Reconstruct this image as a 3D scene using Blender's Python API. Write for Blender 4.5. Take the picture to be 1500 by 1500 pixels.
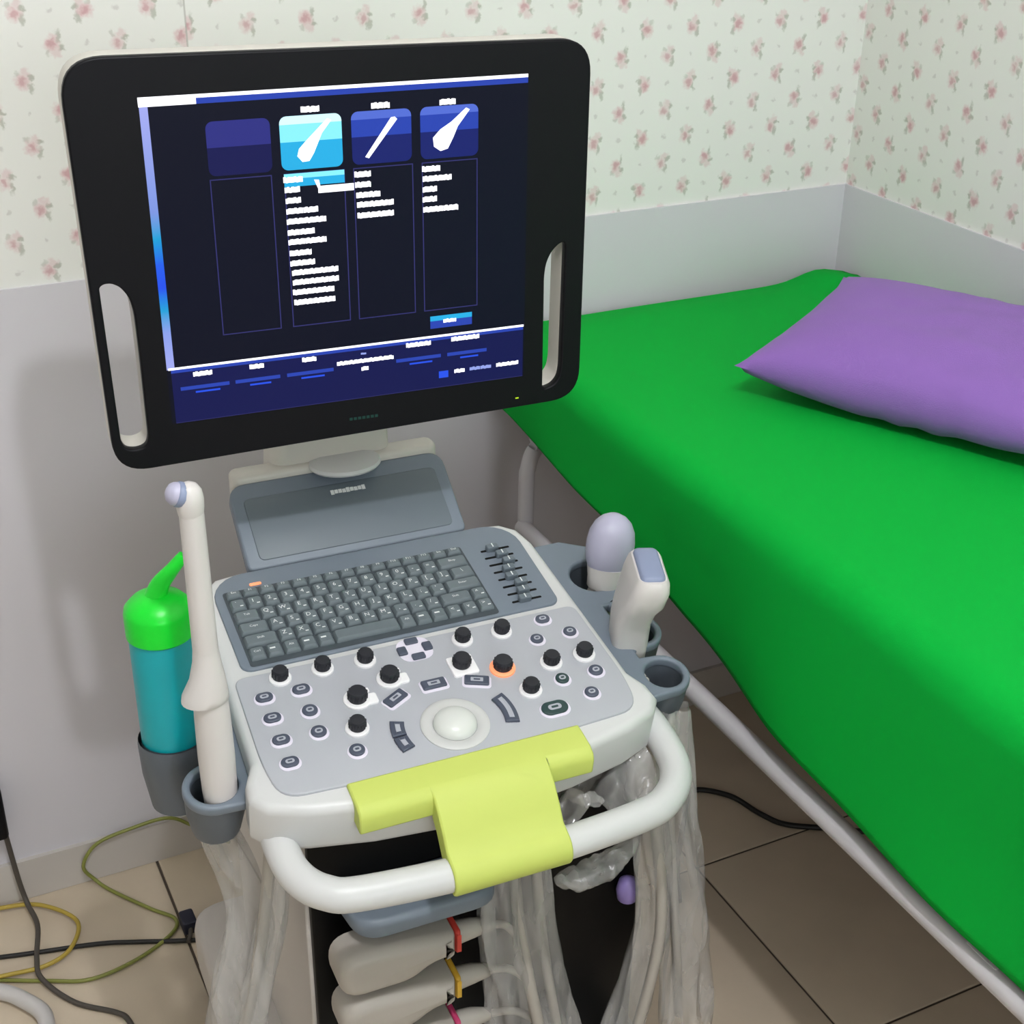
import bpy, bmesh, math, random
from mathutils import Matrix, Vector, Euler, noise
random.seed(7)
for o in list(bpy.data.objects): bpy.data.objects.remove(o)
S = bpy.context.scene
COL = S.collection
PI = math.pi

# ------------------------------------------------------------------ camera, world, light, exposure
YAW, PIT, ROL, FPX = 0.461999, 0.477974, 0.0135724, 2082.67
F = Vector((math.sin(YAW)*math.cos(PIT), math.cos(YAW)*math.cos(PIT), -math.sin(PIT)))
R = Vector((math.cos(YAW), -math.sin(YAW), 0)); U = R.cross(F)
R2 = R*math.cos(ROL) + U*math.sin(ROL); U2 = -R*math.sin(ROL) + U*math.cos(ROL)
cam = bpy.data.cameras.new('camera'); co = bpy.data.objects.new('camera', cam); COL.objects.link(co)
m3 = Matrix((R2, U2, -F)).transposed()
co.matrix_world = Matrix.Translation((0, 0, 1.6)) @ m3.to_4x4()
cam.sensor_width = 36; cam.lens = 36*FPX/1500; cam.clip_start = .05
S.camera = co
wd = bpy.data.worlds.new('world'); S.world = wd; wd.use_nodes = True
wd.node_tree.nodes['Background'].inputs[0].default_value = (.80, .87, 1, 1)
wd.node_tree.nodes['Background'].inputs[1].default_value = .6
vs = S.view_settings; vs.view_transform = 'Standard'; vs.look = 'None'; vs.gamma = 1; vs.use_curve_mapping = False
vs.exposure = 0.06
LAMP_W, FILL_W = 60.0, 33.0
def light(name, kind, loc, power, color, size, rot=None, size_y=None):
    l = bpy.data.lights.new(name, kind); l.energy = power; l.color = color
    if kind == 'POINT': l.shadow_soft_size = size
    else:
        l.size = size
        if size_y: l.shape = 'RECTANGLE'; l.size_y = size_y
    o = bpy.data.objects.new(name, l); COL.objects.link(o); o.location = loc
    if rot: o.rotation_euler = rot
    return o
# the ceiling bulb (fixture built below) and an added fill light behind the photographer
light('bulb_light', 'POINT', (.305, .19, 2.56), LAMP_W, (.945, .96, 1), .035)
light('added_fill_light', 'AREA', (.35, -2.28, 1.75), FILL_W, (.9, .96, 1), 1.6, (PI/2, 0, 0), 1.2)

# ------------------------------------------------------------------ helpers
def lin(c): 
    return tuple((x/12.92 if x <= .04045 else ((x+.055)/1.055)**2.4) for x in [v/255 for v in c]) + (1,)
MATS = {}
def mat(name, col, rough=.5, spec=.5, metal=0, emit=None, es=1, bump=0, bscale=200, var=0, vscale=8, trans=0, alpha=1, sheen=0, coat=0):
    if name in MATS: return MATS[name]
    m = bpy.data.materials.new(name); m.use_nodes = True; MATS[name] = m
    nt = m.node_tree; b = nt.nodes['Principled BSDF']
    c = lin(col); b.inputs['Base Color'].default_value = c
    b.inputs['Roughness'].default_value = rough; b.inputs['Specular IOR Level'].default_value = spec; b.inputs['Metallic'].default_value = metal
    b.inputs['Transmission Weight'].default_value = trans; b.inputs['Alpha'].default_value = alpha; b.inputs['Coat Weight'].default_value = coat
    b.inputs['Sheen Weight'].default_value = sheen
    if emit: b.inputs['Emission Color'].default_value = lin(emit); b.inputs['Emission Strength'].default_value = es
    if bump or var:
        tc = nt.nodes.new('ShaderNodeTexCoord')
        if var:
            n = nt.nodes.new('ShaderNodeTexNoise'); n.inputs['Scale'].default_value = vscale; n.inputs['Detail'].default_value = 6
            nt.links.new(tc.outputs['Object'], n.inputs['Vector'])
            mx = nt.nodes.new('ShaderNodeMix'); mx.data_type = 'RGBA'
            mx.inputs[6].default_value = tuple(x*(1-var) for x in c[:3])+(1,); mx.inputs[7].default_value = tuple(min(1, x*(1+var)) for x in c[:3])+(1,)
            nt.links.new(n.outputs['Fac'], mx.inputs[0]); nt.links.new(mx.outputs[2], b.inputs['Base Color'])
        if bump:
            n = nt.nodes.new('ShaderNodeTexNoise'); n.inputs['Scale'].default_value = bscale; n.inputs['Detail'].default_value = 4
            nt.links.new(tc.outputs['Object'], n.inputs['Vector'])
            bp = nt.nodes.new('ShaderNodeBump'); bp.inputs['Strength'].default_value = bump; bp.inputs['Distance'].default_value = .002
            nt.links.new(n.outputs['Fac'], bp.inputs['Height']); nt.links.new(bp.outputs[0], b.inputs['Normal'])
    return m

class MB:
    def __init__(s): s.v = []; s.f = []; s.m = []; s.M = Matrix.Identity(4)
    def add(s, vs, fs, mi=0):
        b = len(s.v); s.v += [tuple(s.M @ Vector(p)) for p in vs]
        s.f += [tuple(i+b for i in f) for f in fs]; s.m += [mi]*len(fs); return s
    def rings(s, rings, mi=0, cap0=True, cap1=True, closed=True):
        n = len(rings[0]); vs = [p for r in rings for p in r]; fs = []
        for k in range(len(rings)-1):
            for i in range(n if closed else n-1):
                j = (i+1) % n; fs.append((k*n+i, k*n+j, (k+1)*n+j, (k+1)*n+i))
        if cap0: fs.append(tuple(reversed(range(n))))
        if cap1: fs.append(tuple((len(rings)-1)*n+i for i in range(n)))
        return s.add(vs, fs, mi)
    def prism(s, out, z0, z1, bev=0, mi=0, bev0=0, steps=3):
        out = ccw(out); R_ = []
        if bev0:
            for k in range(steps): 
                t = k/steps*PI/2; R_.append([(x, y, z0+bev0*(1-math.sin(t))) for x, y in inset(out, bev0*(1-math.cos(PI/2-t+0)) if False else bev0*(1-math.sin(t)))][:])
            R_ = [[(x, y, z0+bev0*(1-math.cos(k/steps*PI/2))) for x, y in inset(out, bev0*(1-math.sin(k/steps*PI/2)))] for k in range(steps)]
            R_.append([(x, y, z0+bev0) for x, y in out])
        else: R_.append([(x, y, z0) for x, y in out])
        if bev:
            for k in range(steps+1):
                t = k/steps*PI/2; R_.append([(x, y, z1-bev+bev*math.sin(t)) for x, y in inset(out, bev*(1-math.cos(t)))])
        else: R_.append([(x, y, z1) for x, y in out])
        return s.rings(R_, mi)
    def box(s, c, d, bev=0, mi=0, r=None):
        hx, hy = d[0]/2, d[1]/2
        out = rrect(c[0], c[1], hx, hy, r if r is not None else min(bev, hx, hy)*1.0, 3) if (bev or r) else [(c[0]-hx, c[1]-hy), (c[0]+hx, c[1]-hy), (c[0]+hx, c[1]+hy), (c[0]-hx, c[1]+hy)]
        return s.prism(out, c[2]-d[2]/2, c[2]+d[2]/2, bev*.6, mi, bev*.6, 2)
    def lathe(s, prof, n=24, c=(0, 0), mi=0, sx=1, sy=1, cap0=True, cap1=True):
        return s.rings([[(c[0]+r*sx*math.cos(2*PI*i/n), c[1]+r*sy*math.sin(2*PI*i/n), z) for i in range(n)] for r, z in prof], mi, cap0, cap1)
    def tube(s, pts, r, n=10, mi=0, sub=6, smooth=True, sq=(1, 1)):
        P = [Vector(p) for p in pts]; rr = r if isinstance(r, (list, tuple)) else [r]*len(P)
        if smooth and len(P) > 2: P, rr = catmull(P, rr, sub)
        T = [(P[min(i+1, len(P)-1)]-P[max(i-1, 0)]).normalized() for i in range(len(P))]
        a = Vector((0, 0, 1)) if abs(T[0].z) < .9 else Vector((1, 0, 0))
        N = (a-T[0]*a.dot(T[0])).normalized(); rg = []
        for i, p in enumerate(P):
            N = (N-T[i]*N.dot(T[i])).normalized(); B = T[i].cross(N)
            rg.append([tuple(p+(N*math.cos(2*PI*k/n)*sq[0]+B*math.sin(2*PI*k/n)*sq[1])*rr[i]) for k in range(n)])
        return s.rings(rg, mi)
    def build(s, name, mats, parent=None, ang=35, M=None):
        me = bpy.data.meshes.new(name); me.from_pydata(s.v, [], s.f)
        for m in (mats if isinstance(mats, (list, tuple)) else [mats]): me.materials.append(m)
        me.polygons.foreach_set('material_index', s.m); 
        bm = bmesh.new(); bm.from_mesh(me); bmesh.ops.remove_doubles(bm, verts=bm.verts, dist=1e-6); bmesh.ops.recalc_face_normals(bm, faces=bm.faces); bm.to_mesh(me); bm.free()
        me.polygons.foreach_set('use_smooth', [True]*len(me.polygons)); me.set_sharp_from_angle(angle=math.radians(ang)); me.update()
        return obj(name, me, parent, M)
def obj(name, data, parent=None, M=None):
    o = bpy.data.objects.new(name, data); COL.objects.link(o)
    if parent: o.parent = parent
    if M is not None: o.matrix_basis = M
    return o
def ccw(o):
    a = sum(o[i][0]*o[(i+1) % len(o)][1]-o[(i+1) % len(o)][0]*o[i][1] for i in range(len(o)))
    return list(o) if a > 0 else list(reversed(o))
def inset(o, d):
    if d < 1e-7: return list(o)
    n = len(o); r = []
    for i in range(n):
        p0, p1, p2 = Vector(o[i-1]), Vector(o[i]), Vector(o[(i+1) % n])
        a = (p1-p0); b = (p2-p1)
        a = a.normalized() if a.length > 1e-9 else b.normalized(); b = b.normalized() if b.length > 1e-9 else a
        na, nb = Vector((-a.y, a.x)), Vector((-b.y, b.x)); m = na+nb
        if m.length < 1e-6: m = na
        m.normalize(); k = max(.4, m.dot(na)); q = p1+m*(d/k); r.append((q.x, q.y))
    return r
def rrect(cx, cy, hx, hy, r, k=5):
    if not isinstance(r, (list, tuple)): r = [r]*4      # order: +x-y, +x+y, -x+y, -x-y
    o = []
    for q, (sx, sy, a0) in enumerate(((1, -1, -PI/2), (1, 1, 0), (-1, 1, PI/2), (-1, -1, PI))):
        rr = max(r[q], 1e-5)
        for i in range(k+1):
            a = a0+i/k*PI/2; o.append((cx+sx*(hx-rr)+rr*math.cos(a), cy+sy*(hy-rr)+rr*math.sin(a)))
    return o
def rpoly(pts, r, k=5):
    o = []; n = len(pts)
    for i in range(n):
        p0, p1, p2 = Vector(pts[i-1]), Vector(pts[i]), Vector(pts[(i+1) % n]); rr = r[i] if isinstance(r, (list, tuple)) else r
        a = (p0-p1); b = (p2-p1); d = min(rr, a.length*.48, b.length*.48)
        A = p1+a.normalized()*d; B = p1+b.normalized()*d
        for j in range(k+1):
            t = j/k; q = A*(1-t)**2+p1*2*t*(1-t)+B*t*t; o.append((q.x, q.y))
    return o
def catmull(P, rr, sub):
    Q = []; q = []
    for i in range(len(P)-1):
        a, b, c, d = P[max(i-1, 0)], P[i], P[i+1], P[min(i+2, len(P)-1)]
        for k in range(sub):
            t = k/sub; Q.append(.5*((2*b)+(c-a)*t+(2*a-5*b+4*c-d)*t*t+(3*b-a-3*c+d)*t**3)); q.append(rr[i]*(1-t)+rr[i+1]*t)
    return Q+[P[-1]], q+[rr[-1]]
def circ(cx, cy, r, n=24, ry=None): return [(cx+r*math.cos(2*PI*i/n), cy+(ry or r)*math.sin(2*PI*i/n)) for i in range(n)]
def tag(o, label=None, cat=None, group=None, kind=None):
    if label: o['label'] = label
    if cat: o['category'] = cat
    if group: o['group'] = group
    if kind: o['kind'] = kind
    return o
def empty(name, loc=(0, 0, 0), rz=0, parent=None):
    o = bpy.data.objects.new(name, None); COL.objects.link(o); o.location = loc; o.rotation_euler.z = rz; o.empty_display_size = .05
    if parent: o.parent = parent
    return o
def holed_plate(outer, holes, z0, z1, bev, mats, name, parent, M=None):
    """flat plate with through holes: 2D filled curve turned into a mesh"""
    cu = bpy.data.curves.new(name, 'CURVE'); cu.dimensions = '2D'; cu.fill_mode = 'BOTH'
    cu.extrude = (z1-z0)/2-bev; cu.bevel_depth = bev; cu.bevel_resolution = 2; cu.offset = -bev
    for pl in [outer]+holes:
        sp = cu.splines.new('POLY'); sp.points.add(len(pl)-1); sp.use_cyclic_u = True
        for p, q in zip(sp.points, pl): p.co = (q[0], q[1], 0, 1)
    t = bpy.data.objects.new('tmp', cu); COL.objects.link(t)
    dg = bpy.context.evaluated_depsgraph_get(); me = bpy.data.meshes.new_from_object(t.evaluated_get(dg))
    bpy.data.objects.remove(t); bpy.data.curves.remove(cu)
    me.name = name; me.transform(Matrix.Translation((0, 0, (z0+z1)/2)))
    me.materials.clear(); me.materials.append(mats)
    me.polygons.foreach_set('use_smooth', [True]*len(me.polygons)); me.set_sharp_from_angle(angle=math.radians(35))
    return obj(name, me, parent, M)
def text_mesh(txt, size):
    cu = bpy.data.curves.new('t', 'FONT'); cu.body = txt; cu.size = size; cu.align_x = 'CENTER'; cu.align_y = 'CENTER'; cu.resolution_u = 2
    t = bpy.data.objects.new('tmp', cu); COL.objects.link(t)
    dg = bpy.context.evaluated_depsgraph_get(); me = bpy.data.meshes.new_from_object(t.evaluated_get(dg))
    bpy.data.objects.remove(t); bpy.data.curves.remove(cu)
    r = ([tuple(v.co) for v in me.vertices], [tuple(p.vertices) for p in me.polygons]); bpy.data.meshes.remove(me); return r

# ------------------------------------------------------------------ materials
WHITE = mat('white_plastic', (204, 204, 204), .38)
CREAM = mat('cream_plastic', (200, 196, 188), .42)
BGREY = mat('blue_grey_plastic', (110, 120, 132), .45, var=.05, vscale=30)
LIDG = mat('lid_grey_plastic', (96, 106, 114), .4)
DGREY = mat('dark_grey_plastic', (84, 91, 99), .45)
LGREY = mat('light_grey_panel', (173, 175, 182), .4)
KEYG = mat('key_grey', (98, 108, 113), .5); KEYW = mat('key_legend', (226, 228, 228), .5)
WELL = mat('key_well', (62, 70, 76), .6)
BLACK = mat('black_plastic', (15, 15, 19), .45, spec=.15); VBLK = mat('black_gloss_panel', (5, 5, 6), .4, spec=.15)
KNOB = mat('knob_black', (30, 31, 38), .55); RING = mat('knob_ring_white', (240, 238, 240), .35)
GRN = mat('lime_grip', (192, 204, 100), .55)
BALL = mat('trackball_white', (212, 214, 210), .25); BRING = mat('trackball_ring', (198, 198, 197), .4)
BTN = mat('button_dark', (70, 76, 92), .45); BTNC = mat('button_centre', (168, 170, 180), .45); BGRN = mat('button_green_black', (38, 62, 62), .4)
HALO = mat('button_halo', (224, 218, 232), .4); ORNG = mat('orange_glow', (240, 150, 110), .4, emit=(240, 140, 90), es=.5)
PROBE = mat('probe_ivory', (208, 203, 201), .4); LILAC = mat('lens_lilac', (176, 174, 196), .4); SLATE = mat('lens_slate', (132, 142, 170), .45)
PAINT = mat('bed_white_paint', (196, 192, 196), .4)

# ------------------------------------------------------------------ room shell
YB, XR, XL, YF, ZC = 1.8965, 1.567, -1.9, -2.2, 2.75
WZ = .994
def slab(name, lo, hi, m):
    b = MB(); b.box([(lo[i]+hi[i])/2 for i in range(3)], [hi[i]-lo[i] for i in range(3)])
    return tag(b.build(name, m), kind='structure')

def wallpaper(name, axis, sgn, p0, z0, seam=None):
    m = bpy.data.materials.new(name); m.use_nodes = True; nt = m.node_tree; N = nt.nodes; L = nt.links
    b = N['Principled BSDF']; b.inputs['Roughness'].default_value = .55
    tc = N.new('ShaderNodeTexCoord'); sp = N.new('ShaderNodeSeparateXYZ'); L.new(tc.outputs['Object'], sp.inputs[0])
    def val(x):
        n = N.new('ShaderNodeValue'); n.outputs[0].default_value = x; return n.outputs[0]
    def M_(op, a, c=None, d=None):
        n = N.new('ShaderNodeMath'); n.operation = op
        for i, x in enumerate((a, c, d)):
            if x is None: continue
            if isinstance(x, (int, float)): n.inputs[i].default_value = x
            else: L.new(x, n.inputs[i])
        return n.outputs[0]
    P = sp.outputs[axis]; Zc = sp.outputs[2]
    nz = N.new('ShaderNodeTexNoise'); nz.inputs['Scale'].default_value = 140; nz.inputs['Detail'].default_value = 2; L.new(tc.outputs['Object'], nz.inputs['Vector'])
    sc = N.new('ShaderNodeSeparateColor'); L.new(nz.outputs['Color'], sc.inputs[0])
    P = M_('ADD', P, M_('MULTIPLY', M_('SUBTRACT', sc.outputs[0], .5), .013)); Zc = M_('ADD', Zc, M_('MULTIPLY', M_('SUBTRACT', sc.outputs[1], .5), .013))
    a = M_('DIVIDE', M_('MULTIPLY', M_('SUBTRACT', P, p0), sgn), .0812)
    c = M_('DIVIDE', M_('SUBTRACT', Zc, z0), .081)
    if seam is not None:
        left = M_('LESS_THAN', sp.outputs[0], seam)
        a = M_('ADD', a, M_('MULTIPLY', left, .07)); c = M_('ADD', c, M_('MULTIPLY', left, .14))
    pink = None; green = None; rose = None
    def blob(fx, fy, cx, cy, rx, ry, soft=.55):
        d = M_('SQRT', M_('ADD', M_('POWER', M_('DIVIDE', M_('SUBTRACT', fx, cx*.88), rx*.84), 2), M_('POWER', M_('DIVIDE', M_('SUBTRACT', fy, cy*.88), ry*.84), 2)))
        mr = N.new('ShaderNodeMapRange'); mr.interpolation_type = 'SMOOTHSTEP'; mr.inputs[1].default_value = 1+soft; mr.inputs[2].default_value = 1-soft
        L.new(d, mr.inputs[0]); return mr.outputs[0]
    def mx(x, y): return y if x is None else M_('MAXIMUM', x, y)
    for off in (0, .5):
        fa = M_('SUBTRACT', M_('FRACT', M_('ADD', a, .5+off)), .5); fc = M_('SUBTRACT', M_('FRACT', M_('ADD', c, .5+off)), .5)
        ia = M_('FLOOR', M_('ADD', a, .5+off)); par = M_('MODULO', M_('ABSOLUTE', ia), 2)
        flip = M_('SUBTRACT', 1, M_('MULTIPLY', par, 2))
        fx = M_('MULTIPLY', fa, flip) if off == 0 else fa
        fy = M_('MULTIPLY', fc, flip) if off else fc
        w = M_('ADD', .62 if off else .8, M_('MULTIPLY', par, .3 if off else .2))
        pink = mx(pink, M_('MULTIPLY', blob(fx, fy, -.03, -.02, .12, .13), w))
        pink = mx(pink, M_('MULTIPLY', blob(fx, fy, .04, .13, .09, .08), .55))
        rose = mx(rose, blob(fx, fy, -.03, -.03, .06, .07))
        green = mx(green, M_('MULTIPLY', blob(fx, fy, .12, .06, .06, .05), .9)); green = mx(green, M_('MULTIPLY', blob(fx, fy, .09, -.13, .045, .10), .8))
        green = mx(green, M_('MULTIPLY', blob(fx, fy, -.11, .12, .05, .05), .5))
    # faint sprigs between the roses
    fa = M_('SUBTRACT', M_('FRACT', a), .5); fc = M_('SUBTRACT', M_('FRACT', M_('ADD', c, .5)), .5)
    spr = blob(fa, fc, 0, .0, .05, .045); fa2 = M_('SUBTRACT', M_('FRACT', M_('ADD', a, .5)), .5); fc2 = M_('SUBTRACT', M_('FRACT', c), .5); spr = M_('MAXIMUM', spr, blob(fa2, fc2, 0, 0, .04, .04))
    col = None
    base = lin((229, 229, 224))
    def mix(prev, fac, colr, k):
        n = N.new('ShaderNodeMix'); n.data_type = 'RGBA'
        if isinstance(prev, tuple): n.inputs[6].default_value = prev
        else: L.new(prev, n.inputs[6])
        n.inputs[7].default_value = lin(colr); L.new(M_('MULTIPLY', fac, k), n.inputs[0]); return n.outputs[2]
    col = mix(base, spr, (168, 160, 158), .35); col = mix(col, green, (128, 134, 108), .6); col = mix(col, pink, (208, 158, 164), .66); col = mix(col, rose, (180, 112, 122), .42)
    if seam is not None:
        col = mix(col, M_('LESS_THAN', M_('ABSOLUTE', M_('SUBTRACT', sp.outputs[0], seam)), .0012), (170, 168, 160), .6)
    L.new(col, b.inputs['Base Color'])
    return m
WPB = wallpaper('wallpaper_back', 0, 1, 1.0765, 1.024, .467); WPR = wallpaper('wallpaper_right', 1, -1, 1.842, 1.0385)
PLAIN = mat('wall_paint', (222, 220, 214), .7, var=.02)
WAINS = mat('wainscot_white', (209, 206, 212), .32, var=.035, vscale=3)
CEIL = mat('ceiling_paint', (228, 226, 220), .8)
slab('wall_back', (XL-.1, YB, 0), (XR+.1, YB+.1, ZC), WPB)
slab('wall_right', (XR, YF, 0), (XR+.1, YB, ZC), WPR)
slab('wall_left', (XL-.1, YF, 0), (XL, YB, ZC), PLAIN)
slab('ceiling', (XL-.1, YF-.1, ZC), (XR+.1, YB+.1, ZC+.08), CEIL)
b = MB()                                                        # front wall (behind the photographer) with an opening added for the fill light
for lo, hi in (((XL-.1, YF-.1, 0), (-.45, YF, ZC)), ((1.15, YF-.1, 0), (XR+.1, YF, ZC)), ((-.45, YF-.1, 0), (1.15, YF, 1.15)), ((-.45, YF-.1, 2.35), (1.15, YF, ZC))):
    b.box([(lo[i]+hi[i])/2 for i in range(3)], [hi[i]-lo[i] for i in range(3)])
tag(b.build('wall_front', PLAIN), kind='structure')
b = MB()
for c, d in (((-.425, YF-.03, 1.75), (.05, .06, 1.2)), ((1.125, YF-.03, 1.75), (.05, .06, 1.2)), ((.35, YF-.03, 1.75), (.04, .05, 1.1)), ((.35, YF-.03, 1.175), (1.5, .06, .05)), ((.35, YF-.03, 2.325), (1.5, .06, .05))): b.box(c, d, .004)
tag(b.build('added_window_1', PAINT), kind='structure')  # unseen window frame, added around the fill light
slab('trim_1', (XL, YB-.004, .075), (XR, YB, WZ), WAINS)
slab('trim_2', (XR-.004, YF, .075), (XR, YB-.004, WZ), WAINS)
BASEM = mat('baseboard_tile', (196, 190, 184), .4, var=.12, vscale=6)
slab('baseboard_back', (XL, YB-.012, 0), (XR, YB-.0002, .075), BASEM)
slab('baseboard_right', (XR-.012, YF, 0), (XR-.0002, YB-.012, .075), BASEM)

# floor: grout bed and 40 cm tiles, each its own piece
GROUT = mat('grout', (86, 75, 66), .9)
TILE = mat('floor_tile_beige', (208, 192, 170), .38, bump=.15, bscale=60, var=.13, vscale=9)
fl = slab('floor', (XL-.1, YF-.1, -.06), (XR+.1, YB+.1, -.003), GROUT)
tm = MB(); tm.box((0, 0, -.003), (.396, .396, .006), .003); t0 = tm.build('tile', TILE, fl)
th = MB(); th.box((0, 0, -.003), (XR-1.494, .396, .006), .003); thm = th.build('tile', TILE, fl)
first = True; hfirst = True
for j in range(8):
    y = 1.69-.4*j
    for i in range(8):
        x = 1.292-.4*i
        if x < -1.7: continue
        o = t0 if first else t0.copy()
        if not first: COL.objects.link(o)
        first = False; o.location = (x, y, random.uniform(-.0006, .0002))
    o = thm if hfirst else thm.copy()
    if not hfirst: COL.objects.link(o)
    hfirst = False; o.location = ((1.494+XR)/2-.001, y, 0)

# ceiling lamp fixture (above the frame)
lamp = tag(empty('ceiling_lamp', (.305, .19, ZC)), 'round white ceiling lamp holder above the ultrasound machine', 'lamp')
b = MB(); b.lathe([(.05, 0), (.055, -.012), (.03, -.03), (.022, -.06), (.02, -.14)][::-1], 24); b.build('lamp_holder', PAINT, lamp)

# ------------------------------------------------------------------ examination bed, sheet, pillow
bed = tag(empty('examination_bed', (1.24, .85, 0)), 'white tube-framed examination bed under the green sheet', 'bed')
def bedpart(name, b, m): b.v = [(x-1.24, y-.85, z) for x, y, z in b.v]; return b.build(name, m, bed)
for x in (.897, 1.535):
    b = MB(); b.tube([(x, -.35, .549), (x, 1.765, .549)], .0135, 12, smooth=False); bedpart('side_rail', b, PAINT)
for y in (-.33, 1.765):
    b = MB(); b.tube([(.903, y, .002), (.903, y, .30), (.903, y, .60), (.906, y, .650), (.918, y, .680), (.945, y, .690), (1.24, y, .69), (1.485, y, .690), (1.512, y, .680), (1.524, y, .650), (1.527, y, .60), (1.527, y, .30), (1.527, y, .002)], .0125, 14, 0, 5); bedpart('end_frame', b, PAINT)
    for x in (.903, 1.527):
        b = MB(); b.lathe([(.017, 0), (.017, .022), (.013, .03)], 14, (x, y), 0); bedpart('foot_cap', b, BLACK)
b = MB(); b.box((.905, .735, .552), (.024, .045, .022), .004); bedpart('bracket', b, PAINT)
b = MB(); b.box((1.243, .74, .715), (.60, 2.20, .03), .005); bedpart('base_board', b, mat('plywood', (150, 120, 85), .6))
b = MB(); b.box((1.243, .74, .784), (.61, 2.20, .106), .02); bedpart('mattress', b, mat('mattress_dark', (60, 60, 65), .6))

GREEN = mat('green_sheet_cloth', (3, 164, 55), .8, spec=.12, bump=.2, bscale=900)
NS, NY = 64, 120; vs_, fs_ = [], []
ZT = .846
HEM = [(-.5, .568), (.675, .576), (.771, .582), (.902, .593), (1.08, .610), (1.182, .629), (1.294, .650), (1.381, .671), (1.473, .689), (1.571, .698), (1.677, .710), (1.792, .726), (2, .74)]
def hemz(y):
    for (a, p), (c, q) in zip(HEM, HEM[1:]):
        if a <= y <= c: return p+(q-p)*(y-a)/(c-a)
for j in range(NY+1):
    y = -.36+(1.862+.36)*j/NY
    for i in range(NS+1):
        s = i/NS
        if s < .5:
            t = s/.5; x = 1.556-(1.556-.926)*t
            z = ZT+.004*math.sin(5*y+3*x)*(1-t)+.006*noise.noise((x*3, y*2, 0))
            z += .016*math.exp(-(((x-1.50)/.05)**2+((y-1.85)/.05)**2))
            if y > 1.84: z -= .004
        else:
            t = (s-.5)/.5; hz = hemz(y)
            fold = (.005*math.sin(9*y+1.2*math.sin(4*y))*t+.003*math.sin(23*y+2)*t*t+.016*noise.noise((y*2.2, t*1.5, 4.))*t)*max(0, min(1, (1.8-y)/.5))
            rr = .034
            if t < .25:
                a = t/.25*PI/2; x = .926-rr*math.sin(a); z = ZT-rr*(1-math.cos(a))+.006*noise.noise((.926*3, y*2, 0))*(1-t*4)
            else:
                q = (t-.25)/.75; x = .892-.004*q*q*max(0, min(1, (1.5-y)/.4))-fold*.9; z = (ZT-rr)*(1-q)+hz*q
        vs_.append((x, y, z))
for j in range(NY):
    for i in range(NS):
        a = j*(NS+1)+i; fs_.append((a, a+1, a+NS+2, a+NS+1))
# the far end of the sheet turned down behind the mattress
base_i = NY*(NS+1); n0 = len(vs_)
for k in range(1, 5):
    for i in range(NS//2+1):
        x, y, z = vs_[base_i+i]; vs_.append((x, 1.862+.006*min(k, 2)/2, z-.035*k))
for k in range(4):
    for i in range(NS//2):
        r0 = base_i if k == 0 else n0+(k-1)*(NS//2+1); r1 = n0+k*(NS//2+1); fs_.append((r0+i, r0+i+1, r1+i+1, r1+i))
b = MB(); b.add(vs_, fs_); sh = b.build('bed_sheet', GREEN, None, 80)
so = sh.modifiers.new('solid', 'SOLIDIFY'); so.thickness = .003; so.offset = 1
tag(sh, 'bright green cloth sheet draped over the examination bed', 'sheet')

PURP = mat('purple_pillow_cloth', (136, 99, 174), .8, spec=.2, bump=.35, bscale=700, sheen=.1)
NP = 44; pv = []; pf = []
def pil(u, v, side):
    e = (max(0, 1-abs(u)**2.6)*max(0, 1-abs(v)**2.6))**.45
    px = u*.235*(1-.055*(1-u*u*0)*(1-abs(v)**2)*abs(u)); py = v*.172*(1-.07*(1-abs(u)**2)*abs(v))
    wr = .004*noise.noise((u*4, v*4, side*3.))*e+.0045*math.sin(17*u+3*math.sin(5*u))*(1-e)*e*(1.6 if side < 0 else .7)
    return (px, py, (.062*e if side > 0 else -.054*e)+(.011)*max(0, abs(u)*abs(v))**3+wr)
for side in (1, -1):
    o0 = len(pv)
    for j in range(NP+1):
        for i in range(NP+1): pv.append(pil(-1+2*i/NP, -1+2*j/NP, side))
    for j in range(NP):
        for i in range(NP):
            a = o0+j*(NP+1)+i; q = (a, a+1, a+NP+2, a+NP+1); pf.append(q if side > 0 else q[::-1])
b = MB(); b.add(pv, pf); pw = b.build('pillow', PURP, None, 70)
pw.matrix_basis = Matrix.Translation((1.324, 1.342, ZT+.061)) @ Matrix.Rotation(math.radians(-62), 4, 'Z') @ Matrix.Rotation(math.radians(6), 4, 'X')
tag(pw, 'plump purple cloth pillow lying on the green sheet', 'pillow')

# ------------------------------------------------------------------ ultrasound machine
PSI = math.radians(-2.3); ALPHA = math.radians(11)
MORG = Vector((.49747, 1.31272, 0))
mach = tag(empty('ultrasound_machine', MORG, PSI), 'grey and white ultrasound machine with monitor, keyboard and lime green grip', 'medical machine')
DK = Matrix.Translation((0, 0, .761)) @ Matrix.Rotation(ALPHA, 4, 'X')
MINV = (Matrix.Translation(MORG) @ Matrix.Rotation(PSI, 4, 'Z')).inverted()
u0 = .032
def dpt(x, v, w): return DK @ Vector((x, v, w))

# console shell
right_out = [(.150, .100), (.178, .096), (.196, .080), (.204, .05), (.209, -.08), (.213, -.19), (.224, -.214), (.226, -.236), (.212, -.254), (.175, -.268), (.11, -.281), (.04, -.288)]
outl = right_out+[(-x, v) for x, v in reversed(right_out)]
b = MB(); b.prism(outl, -.064, 0, .010, 0, .012, 4); b.build('console_shell', WHITE, mach, 40, DK)
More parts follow.
